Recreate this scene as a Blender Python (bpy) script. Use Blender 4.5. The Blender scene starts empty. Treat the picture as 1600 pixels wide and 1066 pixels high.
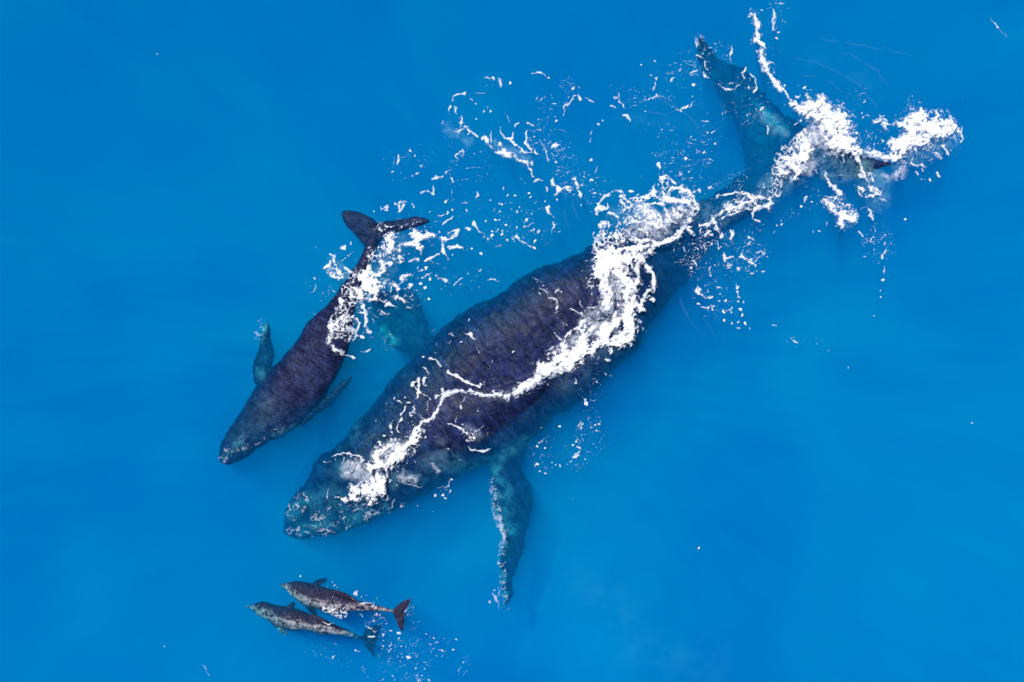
import bpy, math, random
import numpy as np
from mathutils import Vector
from mathutils.bvhtree import BVHTree

R = math.radians
SC = bpy.context.scene
COL = SC.collection
CAM_H = 30.0
PPM = 1600 / 22.0            # photo pixels per metre at the waterline

# ------------------------------------------------------------------ camera, sky, sun, exposure
cam = bpy.data.objects.new('camera', bpy.data.cameras.new('camera'))
COL.objects.link(cam)
cam.location = (0, 0, CAM_H)
cam.data.lens = 36 * CAM_H / 22.0
cam.data.clip_end = 2000
SC.camera = cam

world = bpy.data.worlds.new('World')
SC.world = world
world.use_nodes = True
wn = world.node_tree
sky = wn.nodes.new('ShaderNodeTexSky')
sky.sky_type = 'NISHITA'
sky.sun_disc = False
SUN_EL, SUN_AZ = 66.0, 330.0           # azimuth clockwise from the top of the picture
sky.sun_elevation = R(SUN_EL)
sky.sun_rotation = R(SUN_AZ)
wn.links.new(sky.outputs[0], wn.nodes['Background'].inputs[0])
wn.nodes['Background'].inputs[1].default_value = 0.09

sun = bpy.data.objects.new('sun', bpy.data.lights.new('sun', 'SUN'))
COL.objects.link(sun)
sun.data.energy = 4.6
sun.data.angle = R(0.5)
sun.data.color = (1.0, 0.965, 0.91)
to_sun = Vector((math.sin(R(SUN_AZ)) * math.cos(R(SUN_EL)), math.cos(R(SUN_AZ)) * math.cos(R(SUN_EL)), math.sin(R(SUN_EL))))
sun.rotation_euler = to_sun.to_track_quat('Z', 'Y').to_euler()
sun.location = to_sun * 40

SC.view_settings.view_transform = 'Standard'
SC.view_settings.look = 'None'
SC.view_settings.gamma = 1
SC.view_settings.use_curve_mapping = False
SC.view_settings.exposure = 0.2
SC.cycles.use_denoising = True
SC.cycles.max_bounces = 8
SC.cycles.volume_bounces = 3
SC.cycles.transparent_max_bounces = 24

# ------------------------------------------------------------------ helpers
def w2(px, py, z=0.0):
    """photo pixel -> world x, y of the point that stands at height z"""
    k = (CAM_H - z) / CAM_H / PPM
    return (px - 800) * k, (533 - py) * k

def tag(o, label=None, cat=None, group=None, kind=None):
    if label: o['label'] = label
    if cat: o['category'] = cat
    if group: o['group'] = group
    if kind: o['kind'] = kind
    return o

def _h(ix, iy, s):
    n = (ix.astype(np.int64) * 374761393 + iy.astype(np.int64) * 668265263 + s * 1442695041) & 0xffffffff
    n = ((n ^ (n >> 13)) * 1274126177) & 0xffffffff
    n = ((n ^ (n >> 16)) * 2246822519) & 0xffffffff
    return ((n ^ (n >> 15)) & 0xffffff) / float(0xffffff)

def vn(x, y, s=0):
    """value noise, 0..1"""
    ix, iy = np.floor(x), np.floor(y)
    fx, fy = x - ix, y - iy
    fx = fx * fx * fx * (fx * (fx * 6 - 15) + 10); fy = fy * fy * fy * (fy * (fy * 6 - 15) + 10)
    a, b = _h(ix, iy, s), _h(ix + 1, iy, s)
    c, d = _h(ix, iy + 1, s), _h(ix + 1, iy + 1, s)
    return (a * (1 - fx) + b * fx) * (1 - fy) + (c * (1 - fx) + d * fx) * fy

def fbm(x, y, s=0, o=4, g=0.5):
    t = 0; a = 1; n = 0; ca, sa = math.cos(0.6), math.sin(0.6)
    for k in range(o):
        t = t + a * vn(x, y, s + 17 * k); n += a; a *= g
        x, y = 2.03 * (x * ca - y * sa) + 5.2, 2.03 * (x * sa + y * ca) + 1.7
    return t / n

def worley(x, y, s=0):
    ix, iy = np.floor(x), np.floor(y)
    f1 = np.full(x.shape, 9.0); f2 = f1.copy(); idn = np.zeros(x.shape)
    for i in (-1, 0, 1):
        for j in (-1, 0, 1):
            cx, cy = ix + i, iy + j
            d = np.hypot(cx + _h(cx, cy, s) - x, cy + _h(cx, cy, s + 91) - y)
            hid = _h(cx, cy, s + 177)
            near = d < f1
            f2 = np.where(near, f1, np.minimum(f2, d))
            idn = np.where(near, hid, idn)
            f1 = np.where(near, d, f1)
    return f1, f2, idn

def seg_dist(X, Y, pts):
    """distance to a polyline and arc fraction of the nearest point"""
    P = np.array(pts, float)
    if len(P) == 1:
        return np.hypot(X - P[0, 0], Y - P[0, 1]), np.zeros(X.shape)
    L = np.hypot(*(P[1:] - P[:-1]).T); cum = np.concatenate([[0], np.cumsum(L)])
    best = np.full(X.shape, 1e9); arc = np.zeros(X.shape)
    for k in range(len(P) - 1):
        ax, ay = P[k]; bx, by = P[k + 1]; l2 = max(L[k] ** 2, 1e-9)
        t = np.clip(((X - ax) * (bx - ax) + (Y - ay) * (by - ay)) / l2, 0, 1)
        d = np.hypot(X - ax - t * (bx - ax), Y - ay - t * (by - ay))
        m = d < best
        best = np.where(m, d, best); arc = np.where(m, cum[k] + t * L[k], arc)
    return best, arc / max(cum[-1], 1e-9)

def resample(pts, n):
    P = np.array(pts, float)
    # Catmull-Rom through the traced points, then even arc steps
    Q = []
    for k in range(len(P) - 1):
        p0 = P[max(k - 1, 0)]; p1 = P[k]; p2 = P[k + 1]; p3 = P[min(k + 2, len(P) - 1)]
        for t in np.linspace(0, 1, 8, endpoint=False):
            Q.append(0.5 * ((2 * p1) + (p2 - p0) * t + (2 * p0 - 5 * p1 + 4 * p2 - p3) * t * t + (3 * p1 - p0 - 3 * p2 + p3) * t ** 3))
    Q.append(P[-1]); Q = np.array(Q)
    c = np.concatenate([[0], np.cumsum(np.hypot(*(Q[1:] - Q[:-1]).T))])
    u = np.linspace(0, c[-1], n)
    return np.stack([np.interp(u, c, Q[:, 0]), np.interp(u, c, Q[:, 1])], 1)

def keyed(keys, t):
    k = np.array(keys, float)
    # smooth interpolation of (t, value) keys
    i = np.clip(np.searchsorted(k[:, 0], t) - 1, 0, len(k) - 2)
    f = np.clip((t - k[i, 0]) / (k[i + 1, 0] - k[i, 0]), 0, 1)
    f = f * f * (3 - 2 * f)
    return k[i, 1] * (1 - f) + k[i + 1, 1] * f

# ------------------------------------------------------------------ materials
def new_mat(name):
    m = bpy.data.materials.new(name); m.use_nodes = True
    return m, m.node_tree, m.node_tree.nodes['Principled BSDF']

def N(nt, typ, **kw):
    n = nt.nodes.new(typ)
    for k, v in kw.items():
        if k in n.inputs: n.inputs[k].default_value = v
        else: setattr(n, k, v)
    return n

def ramp(nt, src, a, b, ca=(0, 0, 0, 1), cb=(1, 1, 1, 1)):
    r = nt.nodes.new('ShaderNodeValToRGB')
    r.color_ramp.elements[0].position = a; r.color_ramp.elements[0].color = ca
    r.color_ramp.elements[1].position = b; r.color_ramp.elements[1].color = cb
    nt.links.new(src, r.inputs[0]); return r.outputs[0]

def mixc(nt, f, a, b):
    m = nt.nodes.new('ShaderNodeMix'); m.data_type = 'RGBA'
    for v, i in ((f, 0), (a, 6), (b, 7)):
        if isinstance(v, (tuple, float, int)): m.inputs[i].default_value = v
        else: nt.links.new(v, m.inputs[i])
    return m.outputs[2]

def math_n(nt, op, a, b):
    m = nt.nodes.new('ShaderNodeMath'); m.operation = op
    for v, i in ((a, 0), (b, 1)):
        if isinstance(v, (int, float)): m.inputs[i].default_value = v
        else: nt.links.new(v, m.inputs[i])
    return m.outputs[0]

def skin_material(name, dark, mid, pale, angle, fine=1.0, bump=1.0, rough=0.30, blotk=1.0):
    m, nt, b = new_mat(name)
    tc = N(nt, 'ShaderNodeTexCoord')
    mp = N(nt, 'ShaderNodeMapping'); mp.inputs['Rotation'].default_value = (0, 0, R(-angle))
    nt.links.new(tc.outputs['Object'], mp.inputs[0])
    mp2 = N(nt, 'ShaderNodeMapping'); mp2.inputs['Scale'].default_value = (4.6 * fine, 1.5 * fine, 2)
    nt.links.new(mp.outputs[0], mp2.inputs[0])
    streak = N(nt, 'ShaderNodeTexNoise', Scale=2.2, Detail=6, Roughness=.62, Distortion=.6)
    nt.links.new(mp2.outputs[0], streak.inputs[0])
    mp3 = N(nt, 'ShaderNodeMapping'); mp3.inputs['Scale'].default_value = (1.1 * fine, 7 * fine, 3)
    nt.links.new(mp.outputs[0], mp3.inputs[0])
    along = N(nt, 'ShaderNodeTexNoise', Scale=2.0, Detail=5, Roughness=.6, Distortion=.8)
    nt.links.new(mp3.outputs[0], along.inputs[0])
    mott = N(nt, 'ShaderNodeTexNoise', Scale=3.2 * fine, Detail=8, Roughness=.68, Distortion=.4)
    nt.links.new(tc.outputs['Object'], mott.inputs[0])
    big = N(nt, 'ShaderNodeTexNoise', Scale=.7 * fine, Detail=3)
    nt.links.new(tc.outputs['Object'], big.inputs[0])
    spk = N(nt, 'ShaderNodeTexVoronoi', Scale=5.0 * fine); nt.links.new(tc.outputs['Object'], spk.inputs['Vector'])
    spot = ramp(nt, spk.outputs['Distance'], .035, .075, (1, 1, 1, 1), (0, 0, 0, 1))
    sel = ramp(nt, big.outputs[0], .52, .58)
    spot = math_n(nt, 'MULTIPLY', math_n(nt, 'MULTIPLY', spot, sel), .35)
    c = mixc(nt, ramp(nt, streak.outputs[0], .40, .62), dark, mid)
    c = mixc(nt, math_n(nt, 'MULTIPLY', ramp(nt, mott.outputs[0], .5, .75), .55), c, mid)
    blot = N(nt, 'ShaderNodeTexNoise', Scale=1.5 * fine, Detail=9, Roughness=.72, Distortion=1.0); nt.links.new(tc.outputs['Object'], blot.inputs[0])
    c = mixc(nt, ramp(nt, blot.outputs[0], .40, .56, (.8 * blotk, .8 * blotk, .8 * blotk, 1), (0, 0, 0, 1)), c, dark)
    c = mixc(nt, ramp(nt, blot.outputs[0], .56, .76, (0, 0, 0, 1), (.06, .06, .06, 1)), c, pale)
    at = N(nt, 'ShaderNodeAttribute', attribute_name='pale')
    pm = math_n(nt, 'MULTIPLY', math_n(nt, 'MULTIPLY', at.outputs['Fac'], .75), ramp(nt, mott.outputs[0], .42, .62))
    c = mixc(nt, pm, c, pale)
    c = mixc(nt, spot, c, pale)
    # thin pale crosswise lines: rippling caustic light painted into the skin colour
    mp4 = N(nt, 'ShaderNodeMapping'); mp4.inputs['Scale'].default_value = (3.2 * fine, .8 * fine, 1)
    nt.links.new(mp.outputs[0], mp4.inputs[0])
    cr = N(nt, 'ShaderNodeTexNoise', Scale=2.4, Detail=4, Roughness=.55, Distortion=1.2); nt.links.new(mp4.outputs[0], cr.inputs[0])
    ln = math_n(nt, 'ABSOLUTE', math_n(nt, 'SUBTRACT', cr.outputs[0], .5), 0)
    ln = ramp(nt, ln, .004, .022, (1, 1, 1, 1), (0, 0, 0, 1))
    ln = math_n(nt, 'MULTIPLY', math_n(nt, 'MULTIPLY', ln, ramp(nt, mott.outputs[0], .38, .62)), .09)
    c = mixc(nt, ln, c, pale)
    nt.links.new(c, b.inputs['Base Color'])
    rr = math_n(nt, 'ADD', math_n(nt, 'MULTIPLY', mott.outputs[0], .3), rough - .15)
    nt.links.new(rr, b.inputs['Roughness']); b.inputs['Specular IOR Level'].default_value = .07
    # ridged ripple creases: fine relief
    w = N(nt, 'ShaderNodeTexWave', Scale=1.1 * fine, Distortion=7.0, Detail=3.0)
    w.inputs['Detail Scale'].default_value = 1.4
    nt.links.new(mp.outputs[0], w.inputs[0])
    crest = ramp(nt, w.outputs['Fac'], .86, 1.0)
    h = math_n(nt, 'ADD', math_n(nt, 'MULTIPLY', streak.outputs[0], .9), math_n(nt, 'MULTIPLY', along.outputs[0], .22))
    h = math_n(nt, 'ADD', h, math_n(nt, 'MULTIPLY', mott.outputs[0], .6))
    h = math_n(nt, 'ADD', h, math_n(nt, 'MULTIPLY', crest, .32))
    bp = N(nt, 'ShaderNodeBump', Strength=1.0, Distance=.07 * bump)
    nt.links.new(h, bp.inputs['Height']); nt.links.new(bp.outputs[0], b.inputs['Normal'])
    return m

M_MOTHER = skin_material('mother_skin', (.003, .006, .030, 1), (.014, .024, .098, 1), (.32, .40, .48, 1), 36, 1.0, .35)
M_CALF = skin_material('calf_skin', (.004, .005, .028, 1), (.018, .027, .092, 1), (.30, .38, .46, 1), 55, 1.5, .4)
M_DOLPHIN = skin_material('dolphin_skin', (.008, .009, .032, 1), (.034, .030, .066, 1), (.58, .54, .58, 1), -15, 3.0, .45, blotk=.45)

def foam_material():
    m, nt, b = new_mat('sea_foam')
    b.inputs['Roughness'].default_value = .7
    b.inputs['Specular IOR Level'].default_value = .25
    tc = N(nt, 'ShaderNodeTexCoord')
    no = N(nt, 'ShaderNodeTexNoise', Scale=22.0, Detail=6, Roughness=.7); nt.links.new(tc.outputs['Object'], no.inputs[0])
    bp = N(nt, 'ShaderNodeBump', Strength=.8, Distance=.03); nt.links.new(no.outputs[0], bp.inputs['Height'])
    nt.links.new(bp.outputs[0], b.inputs['Normal'])
    at = N(nt, 'ShaderNodeAttribute', attribute_name='dens')
    nt.links.new(at.outputs['Fac'], b.inputs['Alpha'])   # thin froth is grey and lets the water through, thick froth is white
    nt.links.new(mixc(nt, ramp(nt, at.outputs['Fac'], .55, 1.0), (.50, .54, .66, 1), (.88, .89, .91, 1)), b.inputs['Base Color'])
    return m
M_FOAM = foam_material()

# ------------------------------------------------------------------ the sea: a real body of water, and the deep below
m, nt, b = new_mat('sea_water'); nt.nodes.remove(b)
vs = N(nt, 'ShaderNodeVolumeScatter'); va = N(nt, 'ShaderNodeVolumeAbsorption'); ad = N(nt, 'ShaderNodeAddShader')
vs.inputs['Color'].default_value = (.004, .36, .96, 1); vs.inputs['Density'].default_value = .38
vs.inputs['Anisotropy'].default_value = -.22
va.inputs['Color'].default_value = (0, .934, .974, 1); va.inputs['Density'].default_value = 3.1
nt.links.new(vs.outputs[0], ad.inputs[0]); nt.links.new(va.outputs[0], ad.inputs[1])
nt.links.new(ad.outputs[0], nt.nodes['Material Output'].inputs['Volume'])
M_WATER = m
# water colour wanders: swell-like streaks and one paler patch put into the scattering
tc = N(nt, 'ShaderNodeTexCoord'); mp = N(nt, 'ShaderNodeMapping'); mp.inputs['Scale'].default_value = (1, 1, 0)
nt.links.new(tc.outputs['Object'], mp.inputs[0])
no = N(nt, 'ShaderNodeTexNoise', Scale=.22, Detail=6, Roughness=.55, Distortion=1.2); nt.links.new(mp.outputs[0], no.inputs[0])
mp2 = N(nt, 'ShaderNodeMapping'); mp2.inputs['Scale'].default_value = (.55, 1.9, 0); mp2.inputs['Rotation'].default_value = (0, 0, R(28))
nt.links.new(tc.outputs['Object'], mp2.inputs[0])
nw = N(nt, 'ShaderNodeTexNoise', Scale=1.0, Detail=5, Roughness=.6, Distortion=1.6); nt.links.new(mp2.outputs[0], nw.inputs[0])
mp3 = N(nt, 'ShaderNodeMapping'); px_, py_ = w2(980, 985); mp3.inputs['Location'].default_value = (-px_ / 3.2, -py_ / 1.8, 0); mp3.inputs['Scale'].default_value = (1 / 3.2, 1 / 1.8, 0)
nt.links.new(tc.outputs['Object'], mp3.inputs[0])
gr = N(nt, 'ShaderNodeTexGradient', gradient_type='SPHERICAL'); nt.links.new(mp3.outputs[0], gr.inputs[0])
f_ = math_n(nt, 'ADD', math_n(nt, 'MULTIPLY', no.outputs[0], .68), math_n(nt, 'MULTIPLY', nw.outputs[0], .32))
f_ = math_n(nt, 'ADD', f_, math_n(nt, 'MULTIPLY', gr.outputs['Fac'], .16))
nt.links.new(mixc(nt, ramp(nt, f_, .36, .68), (.003, .275, .84, 1), (.005, .46, 1, 1)), vs.inputs['Color'])
def box_mesh(name, sx, sy, z0, z1):
    v = [(x * sx, y * sy, z) for z in (z0, z1) for x, y in ((-1, -1), (1, -1), (1, 1), (-1, 1))]
    f = [(3, 2, 1, 0), (4, 5, 6, 7), (0, 1, 5, 4), (1, 2, 6, 5), (2, 3, 7, 6), (3, 0, 4, 7)]
    me = bpy.data.meshes.new(name); me.from_pydata(v, [], f); return me
me = box_mesh('water', 400, 400, -9, 0); me.materials.append(M_WATER)
o = bpy.data.objects.new('water', me); COL.objects.link(o); tag(o, kind='structure')

m, nt, b = new_mat('deep_blue'); b.inputs['Roughness'].default_value = 1; b.inputs['Specular IOR Level'].default_value = 0
tc = N(nt, 'ShaderNodeTexCoord'); no = N(nt, 'ShaderNodeTexNoise', Scale=.12, Detail=4)
nt.links.new(tc.outputs['Object'], no.inputs[0])
nt.links.new(mixc(nt, ramp(nt, no.outputs[0], .38, .62), (.0, .05, .25, 1), (.02, .30, .62, 1)), b.inputs['Base Color'])
M_DEEP = m
# unseen bottom, shaped to lighten the water over its rises and darken the hollows
n = 120; g = np.linspace(-1, 1, n); g = np.sign(g) * (np.abs(g) ** 1.8) * 390
X, Y = np.meshgrid(g, g, indexing='ij')
cx, cy = w2(980, 1000)
Z = -4.6 + 1.2 * (fbm(X / 9 + 40, Y / 9 + 40, 5, 4) - .5) * 2 + 1.5 * np.exp(-(((X - cx) / 2.6) ** 2 + ((Y - cy) / 1.8) ** 2)) \
    - np.clip((Y + 3) * .14, -0.9, 1.6)
Z = np.clip(Z, -8.8, -2.2)
idx = np.arange(n * n).reshape(n, n)
F = np.stack([idx[:-1, :-1], idx[1:, :-1], idx[1:, 1:], idx[:-1, 1:]], -1).reshape(-1, 4)
me = bpy.data.meshes.new('sea_floor'); me.from_pydata(np.stack([X, Y, Z], -1).reshape(-1, 3).tolist(), [], F.tolist())
me.materials.append(M_DEEP); me.polygons.foreach_set('use_smooth', [True] * len(me.polygons))
o = bpy.data.objects.new('sea_floor', me); COL.objects.link(o); tag(o, kind='structure')

# ------------------------------------------------------------------ animals
def loft(Lp, Rp, ztop, half, n=90, m=28, p=2.0, under=1.0, tilt=0.0):
    """closed tube between two traced edges. ztop: keys (t, z of the back line); half: keys (t, half thickness);
    tilt lifts the L edge and drops the R edge (metres, keys or number)"""
    L = resample(Lp, n); Q = resample(Rp, n); t = np.linspace(0, 1, n)
    zt = keyed(ztop, t); hh = keyed(half, t)
    tl = keyed(tilt, t) if isinstance(tilt, (list, tuple)) else np.full(n, float(tilt))
    verts = []; faces = []
    for i in range(n):
        for k in range(m):
            a = 2 * math.pi * k / m
            ca, sa = math.cos(a), math.sin(a)
            u = math.copysign(abs(ca) ** (2 / p), ca); v = math.copysign(abs(sa) ** (2 / p), sa)
            z = zt[i] - hh[i] + v * hh[i] * (1 if v > 0 else under) - u * tl[i]
            # the edge is where the photo shows it; the perspective scale belongs to its own height
            q = L[i] * (1 - u) / 2 + Q[i] * (1 + u) / 2
            x, y = w2(q[0], q[1], z)
            verts.append((x, y, z))
    for i in range(n - 1):
        for k in range(m):
            a = i * m + k; b2 = i * m + (k + 1) % m
            faces.append((a, b2, b2 + m, a + m))
    faces.append(tuple(range(m))[::-1]); faces.append(tuple(range((n - 1) * m, n * m)))
    return verts, faces

def animal(name, lofts, voxel, mat, pale, ripple=.05, seed=0, smooth=4, bumps=()):
    V = []; F = []
    for v, f in lofts:
        k = len(V); V += v; F += [tuple(i + k for i in q) for q in f]
    rough = BVHTree.FromPolygons(V, F) if bumps else None
    for (px, py, r) in bumps:                        # rounded knobs on the head, seated on the skin
        x, y = w2(px, py, -.3); h = rough.ray_cast(Vector((x, y, 3)), Vector((0, 0, -1)))[0]
        if h is None: continue
        z = h.z + .15 * r; k = len(V)
        for i in range(1, 6):
            for j in range(8):
                th = math.pi * i / 6; ph = 2 * math.pi * j / 8
                V.append((x + r * math.sin(th) * math.cos(ph), y + r * math.sin(th) * math.sin(ph), z + r * math.cos(th)))
        V.append((x, y, z + r)); V.append((x, y, z - r))
        for i in range(4):
            for j in range(8):
                a = k + i * 8 + j; b2 = k + i * 8 + (j + 1) % 8
                F.append((a, a + 8, b2 + 8, b2))
        for j in range(8):
            F.append((k + 40, k + j, k + (j + 1) % 8)); F.append((k + 41, k + 32 + (j + 1) % 8, k + 32 + j))
    me = bpy.data.meshes.new(name + '_rough'); me.from_pydata(V, [], F)
    ob = bpy.data.objects.new(name + '_rough', me); COL.objects.link(ob)
    md = ob.modifiers.new('remesh', 'REMESH'); md.mode = 'VOXEL'; md.voxel_size = voxel
    sm = ob.modifiers.new('smooth', 'SMOOTH'); sm.iterations = smooth; sm.factor = .5
    dg = bpy.context.evaluated_depsgraph_get()
    out = bpy.data.meshes.new_from_object(ob.evaluated_get(dg)); out.name = name
    bpy.data.objects.remove(ob); bpy.data.meshes.remove(me)
    nv = len(out.vertices); co = np.empty(nv * 3); out.vertices.foreach_get('co', co); co = co.reshape(-1, 3)
    nr = np.empty(nv * 3); out.vertices.foreach_get('normal', nr); nr = nr.reshape(-1, 3)
    x, y, z = co.T
    # folds and unevenness of the skin
    d = .05 * (fbm(x * 1.7 + z, y * 1.7, seed, 3) - .5) + .03 * (fbm(x * 6 + z * 3, y * 6 - z * 2, seed + 3, 4) - .5)
    co = co + nr * (d * .65 * ripple / .05)[:, None]
    # refraction wobble of submerged outlines, put into the shape
    dep = np.clip(-z, 0, 1.3)
    a = ripple * dep ** .7 * 1.7
    nx = fbm(x * 7 + z, y * 7, seed + 7, 4, .7) - .5; ny = fbm(x * 7 + 31, y * 7 + z, seed + 8, 4, .7) - .5
    co[:, 0] += a * nx * 2; co[:, 1] += a * ny * 2
    out.vertices.foreach_set('co', co.ravel())
    # pale skin markings, plus bright caustic light painted as paler skin
    X = co[:, 0] * CAM_H / (CAM_H - co[:, 2]) * PPM + 800; Y = 533 - co[:, 1] * CAM_H / (CAM_H - co[:, 2]) * PPM
    P = np.zeros(nv)
    for pts, r, s in pale:
        dd, _ = seg_dist(X + 6 * (vn(X / 9, Y / 9, 3) - .5), Y + 6 * (vn(X / 9, Y / 9, 4) - .5), pts)
        P = np.maximum(P, s * np.clip(1.4 * (1 - dd / r), 0, 1))
    out.attributes.new('pale', 'FLOAT', 'POINT').data.foreach_set('value', P.astype(np.float32))
    out.polygons.foreach_set('use_smooth', np.ones(len(out.polygons), bool))
    out.materials.clear(); out.materials.append(mat)
    out.update()
    o = bpy.data.objects.new(name, out); COL.objects.link(o)
    return o

# --- the mother
mL = [(444,836),(444,805),(457,777),(476,754),(496,718),(533,692),(555,661),(580,636),(600,608),(642,562),(667,540),(704,501),(741,478),(780,459),(811,436),(845,419),(881,405),(927,383),(975,358),(1020,340),(1070,324),(1121,300),(1160,272),(1200,225)]
mR = [(444,836),(470,841),(518,836),(547,827),(577,816),(600,805),(634,788),(668,771),(687,760),(730,740),(760,726),(814,699),(842,680),(867,650),(895,636),(926,613),(960,577),(998,543),(1009,517),(1031,492),(1054,458),(1074,436),(1093,408),(1119,374),(1150,351),(1178,332),(1215,300),(1240,250)]
mother = animal('humpback_whale', [
    loft(mL, mR, [(0,-.6),(.08,-.32),(.2,-.1),(.32,-.02),(.45,.03),(.6,.05),(.68,-.05),(.78,-.38),(.88,-.72),(1,-1.0)],
         [(0,.05),(.04,.22),(.12,.38),(.25,.52),(.42,.62),(.6,.58),(.75,.42),(.88,.28),(1,.12)], n=150, m=44, p=2.4, under=2.4),
    # raised shoulder and back that stand out of the water
    loft([(655,640),(670,620),(700,600),(740,585),(800,575),(850,560),(900,500),(930,440)], [(655,640),(650,690),(690,720),(740,715),(800,670),(850,620),(920,540),(940,450)],
         [(0,-.05),(.25,.1),(.6,.12),(1,.03)], [(0,.1),(.3,.5),(.7,.5),(1,.1)], n=40, m=28),
    loft([(755,695),(760,722),(769,753),(773,800),(784,823),(787,846),(782,869),(781,907),(785,930),(789,953)],
         [(835,680),(815,728),(829,760),(833,785),(829,811),(823,834),(818,863),(810,881),(801,905),(801,935)],
         [(0,-.3),(.3,-.35),(.7,-.45),(1,-.6)], [(0,.3),(.3,.17),(.8,.08),(1,.04)], n=60, m=24),
    loft([(655,580),(638,556),(613,543),(600,530),(590,505),(582,485),(580,470)],
         [(700,520),(672,525),(668,500),(660,475),(645,455),(620,450),(590,460)],
         [(0,-.5),(.4,-.6),(1,-.9)], [(0,.3),(.4,.15),(1,.05)], n=50, m=24),
    loft([(1185,310),(1164,262),(1152,205),(1121,148),(1091,99),(1088,70),(1092,57)],
         [(1262,225),(1256,196),(1217,170),(1183,133),(1163,106),(1127,92),(1101,62)],
         [(0,-.95),(.5,-.95),(.85,-.7),(1,-.4)], [(0,.16),(.3,.12),(.8,.06),(1,.03)], n=70, m=24, p=1.7),
    loft([(1200,310),(1235,282),(1260,274),(1290,279),(1343,279),(1368,266),(1394,258)],
         [(1235,190),(1262,197),(1300,215),(1335,233),(1362,246),(1394,254)],
         [(0,-.95),(.4,-.85),(.75,-.22),(1,.1)], [(0,.16),(.4,.12),(.8,.06),(1,.03)], n=70, m=24, p=1.7),
    # low dorsal fin on its hump
    loft([(905,505),(925,478),(945,462),(958,458)], [(925,525),(945,500),(960,480),(962,462)], [(0,.2),(.6,.42),(1,.4)], [(0,.3),(.5,.35),(1,.1)], n=20, m=16),
  ], .032, M_MOTHER,
  [ ([(772,765),(774,805),(786,828),(788,850),(782,872),(783,907),(787,930),(788,952)], 9, 1.2),
    ([(775,735),(788,765),(795,800),(800,830)], 15, .45),
    ([(1092,58),(1094,78)], 11, 1.0), ([(1178,165),(1195,180),(1225,208)], 13, .9), ([(1110,110),(1160,150),(1200,220)], 30, .16),
    ([(596,522),(612,538)], 16, 1.3),  # bright caustic patch on the far flipper, painted as pale skin
    ([(470,826),(540,815),(600,792)], 16, .35), ([(540,740),(560,730)], 26, .3), ([(560,660),(545,690)], 14, .25),
    ([(672,724),(720,728),(690,705)], 26, .26), ([(620,752),(655,750)], 16, .3), ([(455,800),(480,780)], 20, .3),
    ([(730,670),(745,680)], 12, .35), ([(880,600),(960,540)], 26, .14), ([(740,735),(820,690)], 16, .3),
    ([(500,790),(560,770)], 30, .25), ([(520,700),(560,640)], 18, .22)],
  ripple=.05, seed=11,
  bumps=[(470 + 13 * i + 4 * math.sin(i * 2.1), 808 - 6 * i + 9 * math.sin(i * 3.7), .07) for i in range(9)]
      + [(478 + 12 * i, 775 - 11 * i + 6 * math.sin(i * 5), .065) for i in range(7)]
      + [(462 + 14 * i, 828 - 1.2 * i - 3 * math.sin(i * 2), .06) for i in range(9)]
      + [(466 + 7 * i, 794 + 6 * math.sin(i * 9), .055) for i in range(5)])
tag(mother, 'largest whale, dark slate adult humpback with white foam breaking over its back', 'whale', 'humpback whales swimming side by side')

# --- the calf
cL = [(343,722),(346,690),(374,646),(399,605),(436,564),(465,531),(481,504),(510,477),(523,461),(547,428),(564,399),(573,378),(580,350)]
cR = [(343,722),(354,727),(382,717),(411,696),(444,680),(473,659),(502,626),(527,585),(543,550),(549,523),(554,486),(567,444),(576,415),(588,382),(592,352)]
calf = animal('humpback_calf', [
    loft(cL, cR, [(0,-.32),(.15,-.16),(.3,-.03),(.42,.08),(.6,.13),(.75,.08),(.85,.02),(1,-.05)],
         [(0,.04),(.05,.13),(.2,.26),(.4,.34),(.6,.3),(.8,.2),(1,.07)], n=110, m=32, p=2.3, under=1.7),
    loft([(578,392),(552,366),(538,350),(533,334)], [(594,352),(580,340),(556,330),(537,329)], [(0,-.06),(.5,-.07),(1,-.08)], [(0,.08),(.5,.06),(1,.03)], n=34, m=20, p=1.8),
    loft([(586,392),(600,371),(630,361),(655,354),(672,347)], [(582,350),(600,346),(622,343),(651,338),(672,343)], [(0,-.06),(.5,-.07),(1,-.05)], [(0,.08),(.5,.06),(1,.03)], n=34, m=20, p=1.8),
    loft([(402,612),(396,596),(395,572),(405,545),(407,522),(415,503)], [(430,590),(426,574),(430,552),(425,535),(424,516),(418,503)], [(0,-.3),(.5,-.35),(1,-.3)], [(0,.14),(.5,.07),(1,.03)], n=34, m=20),
    loft([(488,640),(506,622),(523,605),(540,592),(552,586)], [(470,668),(496,646),(516,633),(532,617),(552,588)], [(0,-.2),(.5,-.25),(1,-.28)], [(0,.12),(.5,.06),(1,.03)], n=34, m=20),
    loft([(508,505),(518,488),(528,476)], [(518,512),(527,494),(530,478)], [(0,.13),(.6,.26),(1,.24)], [(0,.12),(.5,.14),(1,.06)], n=16, m=12),
  ], .02, M_CALF,
  [ ([(350,715),(365,695),(385,680)], 10, .4), ([(404,578),(408,588)], 8, .5), ([(412,505),(408,530)], 8, 1.0),
    ([(425,685),(470,662)], 8, .6), ([(372,690),(420,640)], 30, .1)],
  ripple=.046, seed=29,
  bumps=[(360 + 6 * i, 708 - 7 * i + 5 * math.sin(i * 4), .032) for i in range(7)] + [(372 + 8 * i, 708 - 3 * i, .03) for i in range(5)])
tag(calf, 'young humpback calf with purple-grey back, smaller whale left of the big one', 'whale', 'humpback whales swimming side by side')

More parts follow.
